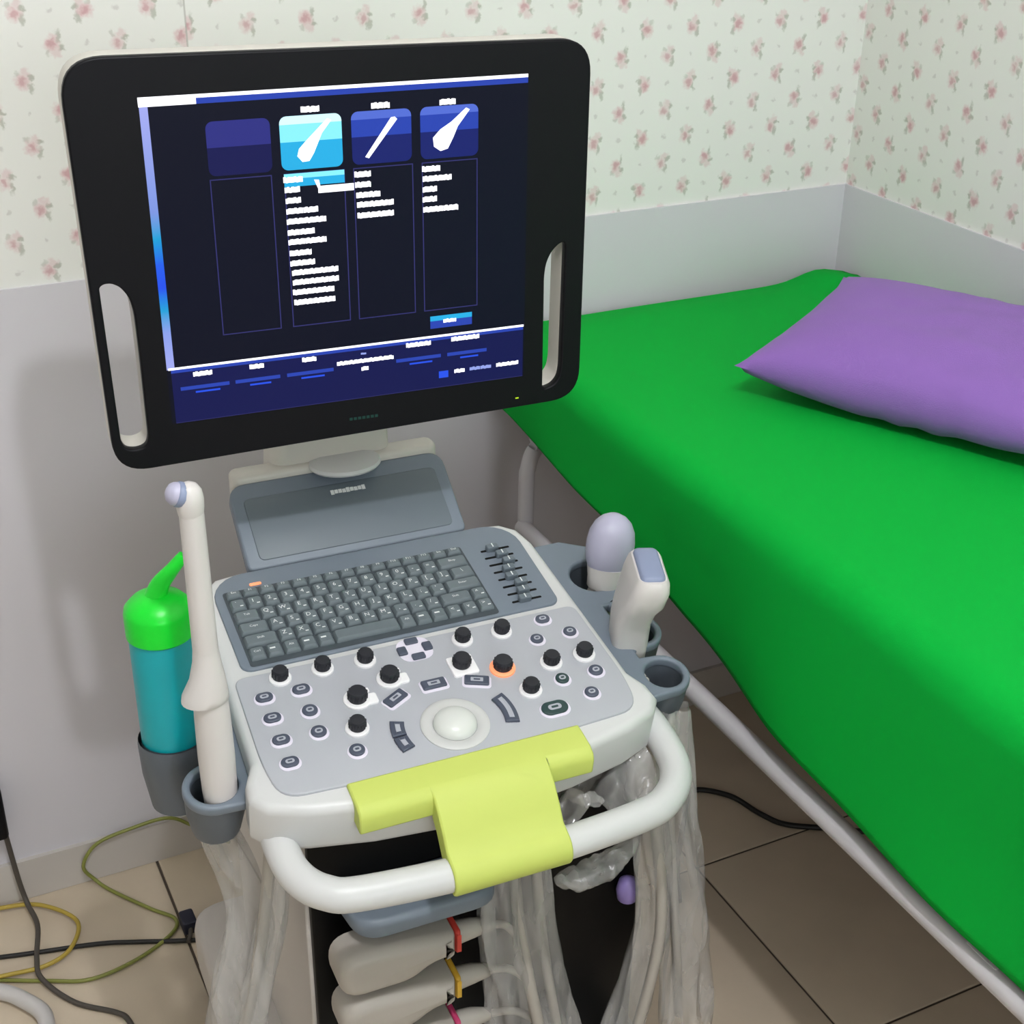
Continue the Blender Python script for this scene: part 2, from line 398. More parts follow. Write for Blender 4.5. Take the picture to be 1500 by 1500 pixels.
# keyboard deck plate
b = MB(); b.prism(rrect(0, .0125, .187, .079, [.012, .04, .04, .012], 6), -.002, .003, .0015)
kdeck = b.build('keyboard_deck', BGREY, mach, 40, DK)
b = MB(); b.prism(rrect(-.0325, .0, .1445, .0625, .004), .003, .0034); b.build('key_well', WELL, kdeck, 40)
def key_mesh(w, d, leg, small=False):
    k = MB(); o = rrect(0, 0, w/2, d/2, .0018, 2); o1 = rrect(0, .0006, w/2-.0022, d/2-.0022, .0018, 2)
    k.rings([[(x, y, .0034) for x, y in o], [(x, y, .006) for x, y in inset(ccw(o), .0006)], [(x, y, .0085) for x, y in o1]], 0, False, True)
    if leg:
        vv, ff = text_mesh(leg, .0078 if len(leg) == 1 else .0046)
        k.add([(x-(.002 if len(leg) == 1 and w < .02 else 0), y+.0012, .0087) for x, y, z in vv], ff, 1)
        if len(leg) == 1 and w < .02: k.add([(.0015, -.0045, .0087), (.005, -.0045, .0087), (.005, -.003, .0087), (.0015, -.003, .0087)], [(0, 1, 2, 3)], 1)
    elif w < .03: k.add([(-.005, .000, .0087), (.001, .000, .0087), (.001, .0022, .0087), (-.005, .0022, .0087)], [(0, 1, 2, 3)], 1)
    return k
KX0 = -.175; P_ = .0190
rows = [("Esc F1 F2 F3 F4 F5 F6 F7 F8 F9 F10 F11 F12 Ins Del".split(), .0535, .0115, [1]*15),
        ("` 1 2 3 4 5 6 7 8 9 0 - = Bksp".split(), .0345, .0185, [1]*13+[2]),
        ("Tab Q W E R T Y U I O P [ ] \\".split(), .0143, .0185, [1.5]+[1]*12+[1.5]),
        ("Caps A S D F G H J K L ; ' Enter".split(), -.0059, .0185, [1.75]+[1]*11+[2.25]),
        ("Shift Z X C V B N M , . / Shift ^".split(), -.0261, .0185, [2]+[1]*10+[2, 1]),
        (["Ctrl", "", "Alt", "", "", "", "Alt", "", "", "<", "v", ">"], -.0463, .0185, [1, 1, 1, 1, 1, 4, 1, 1, 1, 1, 1, 1])]
for legs, v, d, ws in rows:
    x = KX0
    for lg, w in zip(legs, ws):
        k = key_mesh(w*P_-.0016, d-.0014, lg); k.build('key', [KEYG, KEYW], kdeck, 40, Matrix.Translation((x+w*P_/2, v, 0))); x += w*P_
# indicator light, time-gain sliders
b = MB(); b.prism(rrect(-.137, .068, .007, .0022, .002), .003, .0042, .0005); b.build('indicator_light', ORNG, kdeck)
for k in range(8):
    v = .0455-.0137*k; cx = .151
    b = MB(); b.prism(rrect(cx, v, .0185, .0016, .0015), .003, .0033); b.build('slider_slot', VBLK, kdeck)
    dx = (-.004, .003, .006, 0, -.002, .004, .001, -.003)[k]
    b = MB(); b.prism(rrect(cx+dx, v, .0075, .0042, .002), .0033, .0105, .0015); b.box((cx+dx, v, .0108), (.0012, .006, .0008), 0, 1)
    b.build('slider_cap', [LIDG, KEYW], kdeck)

# control panel with knobs, buttons and trackball
b = MB(); b.prism(rpoly([(-.199, -.0745), (.199, -.0745), (.203, -.20), (.196, -.247), (0, -.258), (-.196, -.247), (-.203, -.20)], [.012, .012, .05, .05, .2, .05, .05], 6), -.002, .003, .0015)
panel = b.build('control_panel', LGREY, mach, 40, DK)
def knob(u, v, r, base='ring'):
    b = MB(); v -= .005
    if base == 'ring': b.lathe([(r*1.45, 0), (r*1.45, .0022), (r*1.32, .0034), (r*.9, .0034)], 28, (0, 0), 1)
    elif base == 'square': b.prism(rrect(.001, -.001, r*1.5, r*1.55, .003), 0, .0028, .0012, 1)
    elif base == 'tab': b.lathe([(r*1.45, 0), (r*1.45, .0022), (r*1.32, .0034), (r*.9, .0034)], 28, (0, 0), 1); b.prism(rrect(r*1.25, -r*.35, r*.8, r*.75, .003), 0, .0028, .0012, 1); b.prism(rrect(r*1.2, r*1.0, r*.35, r*.3, .001), 0, .0015, 0, 1)
    elif base == 'orange': b.lathe([(r*1.4, 0), (r*1.4, .0024), (r*1.2, .0034), (r*.9, .0034)], 28, (0, 0), 2)
    b.lathe([(r*.98, .003), (r, .0065), (r*.97, .0125), (r*.86, .0145), (r*.4, .0150), (.0002, .0150)], 24, (0, 0), 0)
    for k in range(14):
        a = 2*PI*k/14; b.box((r*.99*math.cos(a), r*.99*math.sin(a), .0085), (.0014, .0014, .007), 0, 0)
    return b.build('knob', [KNOB, RING, ORNG], panel, 40, Matrix.Translation((u-u0, v, .003)))
for u, v in ((-.1206, -.0824), (-.0739, -.0823), (-.0267, -.0842), (.086, -.0861), (.1329, -.0869)): knob(u, v-.001, .0083)
for u, v in ((-.0663, -.1779), (.1657, -.151), (.2063, -.1504), (.1269, -.1829)): knob(u, v, .0087)
knob(-.0112, -.1203, .0098, 'tab'); knob(-.0533, -.1387, .0102, 'tab'); knob(.07, -.1245, .0098, 'square'); knob(.1111, -.1424, .0102, 'orange')
def button(u, v, hx, hy, name='button', mats=None, rot=0, r=None):
    b = MB(); rr = r if r is not None else min(hx, hy)
    b.prism(rrect(0, -.0012, hx+.0022, hy+.0022, rr+.0018, 8), 0, .0009, .0004, 2)
    b.prism(rrect(0, 0, hx, hy, rr*.99, 8), 0, .0032, .0012, 0)
    b.prism(rrect(0, 0, hx*.50, hy*.42, rr*.4, 4), .0031, .0035, 0, 1)
    b.prism(rrect(0, 0, hx*.26, hy*.16, rr*.1, 2), .0034, .0037, 0, 0)
    return b.build(name, mats or [BTN, BTNC, HALO], panel, 40, Matrix.Translation((u-u0, v, .003)) @ Matrix.Rotation(rot, 4, 'Z'))
for v in (-.1111, -.1419, -.174, -.2057): button(-.144, v, .0092, .0066)
button(-.1045, -.1113, .0095, .0068); button(-.1047, -.1437, .0082, .008); button(-.1049, -.1751, .0082, .008); button(-.076, -.2115, .0082, .008)
button(.1858, -.0882, .0084, .0066); button(.207, -.1166, .0076, .0072); button(.1662, -.1165, .0074, .0072)
button(.2076, -.1827, .008, .0078); button(.1885, -.2118, .0078, .0076); button(.1668, -.1828, .0076, .0076, mats=[BGRN, BTNC, HALO])
button(.1404, -.2206, .0150, .0092, mats=[BGRN, BTNC, HALO])
button(-.0149, -.1546, .0135, .0068, 'menu_key', None, math.radians(28), .002); button(.0311, -.1472, .0135, .0068, 'menu_key', None, 0, .002); button(.077, -.1567, .0135, .0068, 'menu_key', None, math.radians(-22), .002)
for cx, cy in ((0, .0125), (.0145, 0), (-.0145, 0), (0, -.0125)):
    b = MB(); b.prism(rrect(0, 0, .0075 if cx == 0 else .0052, .0045 if cx == 0 else .0062, .002), 0, .003, .001, 0); b.build('arrow_key', [BTN], panel, 40, Matrix.Translation((.0307-u0+cx, -.0895+cy, .003)))
b = MB(); b.prism(rrect(0, 0, .019, .0175, .012), 0, .0005); b.build('arrow_pad', HALO, panel, 40, Matrix.Translation((.0307-u0, -.0895, .003)))
TB = (.0317-u0, -.2085)
def arc_key(a0, a1, r0, r1, n=10): 
    o = [(TB[0]+r1*math.cos(a0+(a1-a0)*i/n), TB[1]+r1*math.sin(a0+(a1-a0)*i/n)) for i in range(n+1)]+[(TB[0]+r0*math.cos(a1-(a1-a0)*i/n), TB[1]+r0*math.sin(a1-(a1-a0)*i/n)) for i in range(n+1)]
    return o
for a0, a1 in ((math.radians(-16), math.radians(22)), (math.radians(160), math.radians(179)), (math.radians(181), math.radians(198))):
    o = arc_key(a0, a1, .053, .068); b = MB(); b.prism(inset(ccw(o), -.0016), 0, .0008, 0, 1); b.prism(o, 0, .0034, .0012, 0); b.prism(inset(ccw(o), .0048), .0033, .0037, 0, 2); b.build('select_key', [BTN, HALO, BTNC], panel, 40, Matrix.Translation((0, 0, .003)))
b = MB(); b.lathe([(.0365, 0), (.0365, .0012), (.034, .0028), (.026, .0022), (.0235, .0005), (.0235, -.001)], 40, TB, 0, cap0=False, cap1=False); b.build('trackball_ring', BRING, panel, 40, Matrix.Translation((0, 0, .003)))
b = MB(); b.lathe([(.0232, .0005)]+[(.0232*math.cos(t*PI/16), .0005+.013*math.sin(t*PI/16)) for t in range(1, 8)]+[(.0003, .0135)], 36, TB); b.build('trackball', BALL, panel, 60, Matrix.Translation((0, 0, .003)))

# keyboard lid and the housing behind it
LB, LT = Vector((0, .094, .779)), Vector((0, .188, .845)); ln = (LT-LB).length; la = math.atan2(LT.z-LB.z, LT.y-LB.y)
LM = Matrix.Translation(LB) @ Matrix.Rotation(la, 4, 'X')
b = MB(); b.prism(rpoly([(-.137, 0), (.135, 0), (.137, ln), (-.135, ln)], [.008, .008, .022, .022], 6), -.014, 0, .003); lid = b.build('keyboard_lid', BGREY, mach, 40, LM)
b = MB(); o = rpoly([(-.121, .010), (.121, .010), (.121, ln-.022), (-.121, ln-.022)], .008, 5)
b.prism(inset(ccw(o), -.0018), 0, .0006, 0, 1); b.prism(o, 0, .0012, .0008, 0); b.build('lid_panel', [LIDG, DGREY], lid, 40)
b = MB()
for k in range(9): b.box((-.0135+.0049*k, ln-.0335+(.0004 if k % 3 else 0), .0016), (.0042, .0062 if k % 4 == 0 else .0050, .0006), 0, 0)
b.build('lid_mark', KEYW, lid)
b = MB(); b.prism(rrect(.004, .205, .131, .016, .012, 6), .815, .853, .006); b.box((0, .20, .72), (.18, .03, .2), .01); b.build('rear_housing', CREAM, mach, 40)
b = MB(); b.lathe([(.034, 0), (.036, .003), (.035, .007), (.026, .010)], 36, (.012, .187), 0, sx=1.25); 
for q in range(1): pass
b.v = [(x, y, z+.847) for x, y, z in b.v]; b.build('swivel_base', WHITE, mach, 40)
b = MB(); b.rings([[(x, y, z) for x, y in rrect(.012+dx, yy, hx, hy, .02, 5)] for z, yy, hx, hy, dx in ((.80, .235, .080, .03, -.01), (.88, .228, .075, .03, -.01), (.96, .20, .06, .03, 0), (1.03, .16, .05, .03, 0), (1.16, .125, .05, .03, 0))]); b.build('monitor_neck', CREAM, mach, 50)

# monitor ------------------------------------------------------------------
MW = Matrix.Translation((.4838, 1.3557, 1.1602)) @ Matrix.Rotation(math.radians(-4.54), 4, 'Z')
ML = MINV @ MW @ Matrix.Rotation(PI/2, 4, 'X')        # local x right, y up, z towards the viewer
bez = rpoly([(-.2670, .2075), (.2655, .2005), (.2650, -.1990), (-.2610, -.2110)], [.042, .036, .036, .036], 9)
hl = rpoly([(-.2545, -.0100), (-.2500, -.0070), (-.2430, -.0068), (-.2350, -.0110), (-.2275, -.0220), (-.2240, -.0380), (-.2235, -.080), (-.2240, -.1740), (-.2270, -.1840), (-.2370, -.1870), (-.2480, -.1845), (-.2520, -.1750)], .008, 4)
hr = rpoly([(.2425, -.0160), (.2400, -.0125), (.2350, -.0140), (.2270, -.0210), (.2205, -.0330), (.2182, -.0480), (.2185, -.090), (.2190, -.1800), (.2225, -.1825), (.2320, -.1800), (.2390, -.1720), (.2412, -.1600)], .008, 4)
mon = holed_plate(inset(ccw(bez), -.001), [hl, hr], -.040, -.006, .005, CREAM, 'monitor_shell', mach, ML)
holed_plate(bez, [inset(ccw(hl), -.001), inset(ccw(hr), -.001)], -.008, .003, .002, BLACK, 'bezel', mon)
b = MB(); b.prism(rrect(0, 0, .16, .13, .04), -.075, -.038, .0, 0, .02); b.build('rear_cover', CREAM, mon, 40)
def emi(name, col, s=1.0):
    m = bpy.data.materials.new(name); m.use_nodes = True; bs = m.node_tree.nodes['Principled BSDF']
    bs.inputs['Base Color'].default_value = (.004, .004, .006, 1); bs.inputs['Roughness'].default_value = .3; bs.inputs['Specular IOR Level'].default_value = .08; bs.inputs['Emission Color'].default_value = lin(col); bs.inputs['Emission Strength'].default_value = s
    return m
SM = [emi('screen_dark', (12, 15, 31)), emi('screen_white', (250, 250, 255), 1.6), emi('screen_navy', (26, 36, 110)), emi('screen_blue', (44, 70, 178)), emi('screen_cyan', (40, 170, 222), 1.1), emi('screen_pale', (150, 165, 235)),
      emi('screen_line', (52, 52, 110)), emi('screen_dim', (48, 50, 130)), emi('screen_dimlow', (24, 26, 80)), emi('screen_cyanlight', (130, 225, 245), 1.2), emi('screen_bar', (20, 24, 78)), emi('screen_royal', (40, 80, 225), 1.1), emi('screen_greenled', (190, 230, 40), 1.2), emi('screen_logo', (40, 80, 70), .6), emi('screen_icon_gloss', (205, 245, 252), 1.2), emi('screen_blue_gloss', (86, 112, 214))]
DARK, WHT, NAVY, BLU, CYAN, PALE, LINE, DIM, DIML, CYL, BAR, ROY, LEDG, LOGO = range(14)
sb = MB(); ly = [0.0033]
def rect(x0, y0, x1, y1, mi, lay): sb.add([(x0, y0, .0033+lay*.0001), (x1, y0, .0033+lay*.0001), (x1, y1, .0033+lay*.0001), (x0, y1, .0033+lay*.0001)], [(0, 1, 2, 3)], mi)
def poly(o, mi, lay): sb.add([(x, y, .0033+lay*.0001) for x, y in ccw(o)], [tuple(range(len(o)))], mi)
rect(-.1985, -.163, .1950, .1675, DARK, 0)
for k in range(8):
    rect(-.1945, -.1625+.0075*k, .1935, -.155+.0075*k, BAR, 1)
rect(-.199, .1655, .1945, .1690, WHT, 2); rect(-.199, .1600, .1945, .1656, BLU, 2); rect(-.199, .1600, -.145, .1690, WHT, 3)
GR = len(SM); SM.append(None)
rect(-.1985, -.1035, -.1905, .1600, GR, 2)
gm = emi('screen_gradient_bar', (255, 255, 255)); SM[GR] = gm; nt = gm.node_tree
tc = nt.nodes.new('ShaderNodeTexCoord'); sp_ = nt.nodes.new('ShaderNodeSeparateXYZ'); mr = nt.nodes.new('ShaderNodeMapRange'); cr = nt.nodes.new('ShaderNodeValToRGB')
mr.inputs[1].default_value = -.1035; mr.inputs[2].default_value = .16
nt.links.new(tc.outputs['Object'], sp_.inputs[0]); nt.links.new(sp_.outputs[1], mr.inputs[0]); nt.links.new(mr.outputs[0], cr.inputs[0]); nt.links.new(cr.outputs[0], nt.nodes['Principled BSDF'].inputs['Emission Color'])
ST = [(0, (165, 172, 240)), (.15, (140, 160, 235)), (.24, (35, 160, 215)), (.33, (40, 80, 235)), (.42, (40, 95, 235)), (.52, (30, 160, 215)), (.62, (125, 150, 225)), (1, (165, 172, 240))]
while len(cr.color_ramp.elements) < len(ST): cr.color_ramp.elements.new(.5)
for el, (p_, c_) in zip(cr.color_ramp.elements, ST): el.position = p_
for el, (p_, c_) in zip(cr.color_ramp.elements, ST): el.color = lin(c_)
rect(-.197, -.1040, .1940, -.1015, WHT, 3); rect(-.1945, -.1075, .1935, -.1040, BLU, 2)
def icon(x0, top, bot, kind=None):
    w = .0625; o = rrect(x0+w/2, .1163, w/2, .0263, .007, 5); poly(o, bot, 2)
    o2 = [(x, max(y, .1175)) for x, y in o]; poly(o2, top, 3)
    cx, cy = x0+w/2, .1163
    if kind: poly([(x, max(y, .1345)) for x, y in o], 14 if kind == 'wide' else 15, 3.4)
    if kind == 'wide': p = [(-.013, -.006), (-.015, -.013), (-.010, -.019), (-.003, -.0185), (.002, -.011), (.011, .008), (.021, .020), (.017, .022), (.006, .012), (-.006, .001)]
    if kind == 'rod': p = [(-.018, -.019), (-.014, -.0205), (.0165, .0165), (.014, .019), (.010, .0185)]
    if kind == 'bulb': p = [(-.018, -.005), (-.017, -.014), (-.010, -.019), (-.002, -.017), (.004, -.006), (.009, .005), (.022, .021), (.018, .023), (.002, .010), (-.010, .003)]
    if kind: poly([(cx+x, cy+y) for x, y in p], WHT, 4)
icon(-.1385, DIM, DIML); icon(-.0668, CYL, CYAN, 'wide'); icon(.0055, BLU, NAVY, 'rod'); icon(.0775, BLU, NAVY, 'bulb')
for x0, x1 in ((-.1385, -.0772), (-.0652, -.0030), (.0058, .0690), (.0783, .1393)):
    for q in ((x0, -.073, x0+.0011, .087), (x1-.0011, -.073, x1, .087), (x0, -.073, x1, -.0719), (x0, .0859, x1, .087)): rect(*q, LINE, 2)
rect(-.0652, .0735, -.0035, .0865, CYAN, 3); rect(-.0652, .0815, -.0035, .0865, CYL, 4)
def txt(x0, x1, y, h=.0034, mi=WHT, lay=5):
    x = x0; k = int(abs(x0*9000+y*7000)) % 5
    while x < x1-.0008:
        w = min((.0016, .0021, .0018, .0024, .0014)[k % 5]*1.15, x1-x); dy = (.0, .0005, -.0004, .0003, 0)[k % 5]
        rect(x, y-h*.46+dy*.5, x+w+.0001, y+h*.46+dy, mi, lay); x += w+(0 if k % 9 else .0005); k += 1
for t in ((-.0661, -.0465, .0805), (-.0654, -.0496, .0705), (-.0650, -.0495, .0597), (-.0650, -.0318, .0490), (-.0652, -.0246, .0385), (-.0649, -.0366, .0271), (-.0648, -.0251, .0173), (-.0642, -.0415, .0056), (-.0642, -.0385, -.0050), (-.0630, -.0139, -.0150), (-.0628, -.0143, -.0253), (-.0633, -.0196, -.0359), (-.0626, -.0190, -.0468),
          (.0067, .0239, .0802), (.0070, .0236, .0697), (.0079, .0340, .0591), (.0083, .0480, .0492), (.0084, .0471, .0380), (.0785, .0986, .0800), (.0790, .1104, .0699), (.0788, .0945, .0590), (.0786, .0943, .0486), (.0790, .1175, .0378),
          (-.0447, -.0262, .1480), (.0266, .0465, .1472), (.0982, .1158, .1463)): txt(*t, .0060)
rect(-.0312, .0650, .0058, .0722, WHT, 6); poly([(-.035, .079), (-.030, .0785), (-.0285, .070), (-.031, .069)], WHT, 6)
rect(.0850, -.0935, .1328, -.0795, BLU, 3); rect(.0850, -.0850, .1328, -.0795, CYAN, 4); txt(.0998, .1150, -.0862, .0042)
for x0, x1, y in ((-.1725, -.1530, -.1112), (-.1140, -.0989, -.1110), (-.0579, -.0424, -.1107), (.0570, .0851, -.1092), (.1087, .1422, -.1084)): txt(x0, x1, y, .0052)
for x0, x1, c in ((-.1865, -.1360, 0), (-.1297, -.0823, 0), (-.0749, -.0244, 0), (.0455, .0966, 0), (.1040, .1502, 0)):
    rect(x0, -.1275, x1, -.1236, BLU, 2); rect(x0+.015, -.1318, x1-.010, -.1298, ROY, 3)
txt(-.0205, .0428, -.1200, .0046); txt(.0062, .0140, -.1290, .0046); txt(.0062, .0120, -.1120, .0022, PALE)
rect(.0940, -.1520, .1050, -.1440, ROY, 3); txt(.1120, .1240, -.1462, .0045); txt(.1300, .1560, -.1458, .004, PALE); txt(.1616, .1880, -.1455, .0045)
rect(-.1945, -.1628, .1935, -.1622, LINE, 4)
rect(.1855, -.1898, .1895, -.1884, LEDG, 0)
for k in range(7): rect(-.0092+k*.0048, -.1878, -.0092+k*.0048+.0034, -.1845, LOGO, 0)
scr = sb.build('screen', SM, mon, 30); scr.data.update()
tag(scr, 'lit screen with blue menu of probe presets')

# handle ring and lime grip
b = MB(); HP = [(-.199, -.200, -.046), (-.201, -.240, -.055), (-.197, -.290, -.058), (-.176, -.322, -.058), (-.135, -.336, -.058), (.01, -.346, -.058), (.155, -.339, -.058), (.202, -.324, -.058), (.228, -.290, -.058), (.232, -.240, -.055), (.222, -.200, -.046)]
b.tube(HP, .0172, 18, 0, 8); b.build('push_handle', WHITE, mach, 60, DK)
gb = MB()
def solid(prof, x0, x1, c0, c1):
    n = len(prof); fs = [(i, n+i, n+(i+1) % n, (i+1) % n) for i in range(n)]
    if c0: fs.append(tuple(c0))
    if c1: fs.append(tuple(n+i for i in reversed(c1)))
    gb.add([(x0, v, w) for v, w in prof]+[(x1, v, w) for v, w in prof], fs)
hc = (-.345, -.058); hr_ = .0200
lip = [(-.2490, -.002), (-.2500, .0045), (-.262, .0050), (-.281, .0045), (-.2895, .0010), (-.2935, -.006), (-.2945, -.024), (-.270, -.024)]
L8 = list(range(8)); solid(lip, -.132, -.056, L8, None); solid(lip, .071, .122, None, L8)
wrap = [(-.2490, -.002), (-.2500, .0045), (-.262, .0050), (-.281, .0045), (-.294, .0010), (-.309, -.0095), (-.324, -.0230), (-.335, -.0350)]+[(hc[0]+hr_*math.cos(t), hc[1]+hr_*math.sin(t)) for t in [math.radians(d) for d in (98, 112, 128, 150, 170, 190, 210, 228)]]+[(-.345, -.066), (-.325, -.056), (-.305, -.036), (-.285, -.024)]
WC = list(range(3, len(wrap))); solid(wrap, -.056, .071, WC, WC)
g = gb.build('grip_cover', GRN, mach, 40, DK)
bv = g.modifiers.new('b', 'BEVEL'); bv.width = .0022; bv.segments = 2; bv.limit_method = 'ANGLE'; bv.angle_limit = math.radians(50)

# side trays with probe cups
def tray(name, cups, xi, v0, v1, sgn, z, xbase, extra=()):
    n = 120; o = []
    for i in range(n+1):
        v = v0+(v1-v0)*i/n; x = xbase(v)
        for cx, cv, r in cups:
            d = r*r-(v-cv)**2
            if d > 0: x = max(x, cx+math.sqrt(d))
        o.append((sgn*x, v))
    o += [(sgn*xi, v1), (sgn*xi, v0)]
    o = ccw(o); t = holed_plate(o, [circ(sgn*cx, cv, r-.008, 28) for cx, cv, r in cups]+list(extra), z-.012, z, .003, BGREY, name, mach, DK)
    for cx, cv, r in cups:
        b = MB(); b.lathe([(r-.001, z-.010), (r-.002, z-.035), (r-.007, z-.062), (.003, z-.066), (.003, z-.062), (r-.010, z-.058), (r-.0075, z-.03), (r-.0075, z-.011)], 28, (sgn*cx, cv), 0, cap0=False, cap1=False); b.build('probe_cup', DGREY, t, 40)
    return t
tray('probe_tray', [(.258, -.012, .036), (.264, -.116, .030), (.261, -.190, .030)], .200, -.222, .060, 1, -.018, lambda v: .284 if -.066 < v < .036 else (.284-(v-.036)*1.6 if v >= .036 else max(.212, .246-max(0, -.17-v)*.8)), [circ(.264, -.0655, .012, 20, .0085)])
tray('probe_tray', [(.2475, -.182, .032)], .200, -.222, -.02, -1, -.028, lambda v: .222)
b = MB(); b.lathe([(.036, .700), (.037, .694), (.036, .66), (.030, .615), (.004, .612), (.004, .616), (.028, .62), (.033, .66), (.0335, .700)], 32, (-.268, -.075), 0, cap0=False, cap1=False); b.box((-.222, -.06, .675), (.05, .03, .02), .004); b.build('bottle_cup', DGREY, mach, 40)

# trolley body
TRL = mat('trolley_ivory', (196, 190, 184), .45)
b = MB(); b.prism(rpoly([(-.165, -.175), (.25, -.175), (.25, .22), (-.165, .22)], [.004, .004, .05, .05], 4), .16, .70, .01); b.build('trolley_body', TRL, mach, 40)
b = MB(); b.box((.042, -.178, .43), (.405, .016, .52), .003); b.build('front_panel', VBLK, mach, 40)
b = MB(); b.prism(rpoly([(-.128, -.258), (.030, -.258), (.040, -.18), (-.138, -.18)], [.03, .03, .002, .002], 6), .512, .536, .008, 0, .006); b.build('front_shelf', BGREY, mach, 40)
b = MB(); b.prism(rpoly([(-.23, -.27), (-.16, -.30), (.20, -.30), (.26, -.27), (.26, .26), (-.23, .26)], .05, 6), .09, .165, .02); b.build('trolley_base', TRL, mach, 40)
for x, y in ((-.2, -.25), (.23, -.25), (-.2, .22), (.23, .22)):
    b = MB(); b.M = Matrix.Translation((x, y, .045)) @ Matrix.Rotation(PI/2, 4, 'Y'); b.lathe([(.03, -.014), (.045, -.011), (.045, .011), (.03, .014)], 24); b.M = Matrix.Identity(4); b.box((x, y, .09), (.05, .03, .03), .004); b.build('caster', BLACK, mach, 40)

# ------------------------------------------------------------------ things on the machine
def mthing(name, label, cat, loc, group=None):
    return tag(empty(name, (Matrix.Translation(MORG) @ Matrix.Rotation(PSI, 4, 'Z')) @ Vector(loc), PSI), label, cat, group)
# endocavity probe
e = mthing('endocavity_probe', 'long thin ivory ultrasound probe standing upright in the holder beside the bottle', 'probe', (-.2435, -.180, .658))
b = MB(); b.rings([[(r*sx*math.cos(2*PI*i/24)+dx, r*math.sin(2*PI*i/24), z) for i in range(24)] for r, z, sx, dx in ((.012, .000, 1, 0), (.0155, .008, 1, 0), (.0175, .04, 1, 0), (.0182, .08, 1, 0), (.0175, .128, 1, 0), (.0168, .150, 1, 0))]); b.build('probe_handle', PROBE, e, 50)
b = MB(); b.rings([[(r*sx*math.cos(2*PI*i/24)+dx, r*math.sin(2*PI*i/24), z) for i in range(24)] for r, z, sx, dx in ((.016, .146, 1.05, -.002), (.0195, .149, 1.18, -.005), (.0195, .156, 1.15, -.0045), (.0165, .172, 1.05, -.001), (.0135, .192, 1, 0), (.0122, .205, 1, 0))]); b.build('flange', PROBE, e, 50)
b = MB(); b.tube([(0, 0, .2), (0, 0, .27), (0, 0, .350)], [.0124, .0118, .0114], 20, 0, 5); b.lathe([(.0114, .349), (.0126, .356), (.0130, .364), (.0118, .372), (.0085, .3775), (.004, .380), (.0004, .3805)], 20, (-.0005, 0), 0); b.build('probe_shaft', PROBE, e, 50)
b = MB(); b.M = Matrix.Translation((-.004, 0, .368)) @ Matrix.Rotation(math.radians(-68), 4, 'Y'); b.lathe([(.0105, 0), (.0118, .003), (.0118, .0075), (.0108, .0085)], 20, (0, 0), 1); b.lathe([(.0110, .008), (.0104, .012), (.0080, .0155), (.004, .0175), (.0004, .018)], 20, (0, 0), 0); b.build('probe_tip', [LILAC, SLATE], e, 50)
# gel bottle
gb_ = mthing('gel_bottle', 'teal gel bottle with bright green cap and spout in the machine side cup', 'bottle', (-.268, -.075, .622))
b = MB(); b.lathe([(.024, 0), (.029, .004), (.0315, .03), (.0325, .09), (.0325, .205), (.031, .212), (.02, .215)], 36); b.build('bottle_body', mat('teal_plastic', (8, 158, 168), .35, trans=.0), gb_, 40)
GC = mat('green_cap', (4, 214, 44), .35)
b = MB(); b.lathe([(.0325, .203), (.0345, .205), (.0345, .230), (.0332, .236), (.026, .244), (.016, .249), (.008, .251), (.003, .2512)], 36); cap = b.build('cap', GC, gb_, 40)
b = MB(); b.tube([(.0, 0, .246), (.005, -.001, .260), (.018, -.004, .276), (.030, -.006, .290)], [.0125, .0095, .0070, .0055], 14, 0, 5); b.build('spout', GC, cap, 50)
# curved probe with lilac dome
cp = mthing('curved_probe', 'rounded probe with a lilac dome standing in the rear tray cup', 'probe', (.257, -.028, .660))
TL_ = Matrix.Rotation(math.radians(9), 4, 'Y') @ Matrix.Rotation(math.radians(-6), 4, 'X')
b = MB(); b.lathe([(.012, 0), (.016, .008), (.0195, .04), (.020, .062), (.0185, .066), (.0185, .069), (.021, .072), (.0215, .084), (.0238, .098)], 28, sx=1.05); b.build('probe_body', PROBE, cp, 40, TL_)
b = MB(); b.lathe([(.0235, .097), (.0265, .105), (.0285, .117), (.0285, .129), (.0265, .142), (.0215, .153), (.0145, .160), (.007, .1637), (.0005, .1645)], 32, sx=1.05, sy=.95); b.build('lens', LILAC, cp, 60, TL_)
b = MB(); b.box((.0, -.0185, .066), (.020, .003, .006), .001, 0); b.build('ridge', mat('pale_pink_mark', (214, 190, 184), .5), cp, 40, TL_)
# linear probe
lp = mthing('linear_probe', 'ivory probe with a flat slate lens in the middle tray cup', 'probe', (.249, -.112, .660))
T2 = Matrix.Rotation(math.radians(6), 4, 'X') @ Matrix.Rotation(math.radians(-18), 4, 'Z') @ Matrix.Diagonal((1.2, 1.2, 1.05, 1))
def sect(z, hx, hy, dx=0, dy=0, r=.009): return [(x, y, z) for x, y in rrect(dx, dy, hx, hy, min(r, hx*.95, hy*.95), 5)]
b = MB(); b.rings([sect(0, .012, .012), sect(.01, .0155, .015), sect(.05, .0175, .0175), sect(.085, .0175, .019), sect(.105, .018, .024, .002, -.003, .012), sect(.120, .0185, .030, .006, -.005, .012), sect(.140, .018, .033, .009, -.006, .012), sect(.152, .016, .032, .010, -.006, .011), sect(.157, .0135, .029, .010, -.006, .01)]); b.build('probe_body', PROBE, lp, 50, T2)
b = MB(); b.rings([sect(.1565, .0118, .0262, .010, -.006, .006), sect(.160, .0112, .0255, .010, -.006, .006), sect(.1615, .009, .023, .010, -.006, .005)]); b.build('lens', SLATE, lp, 50, T2)

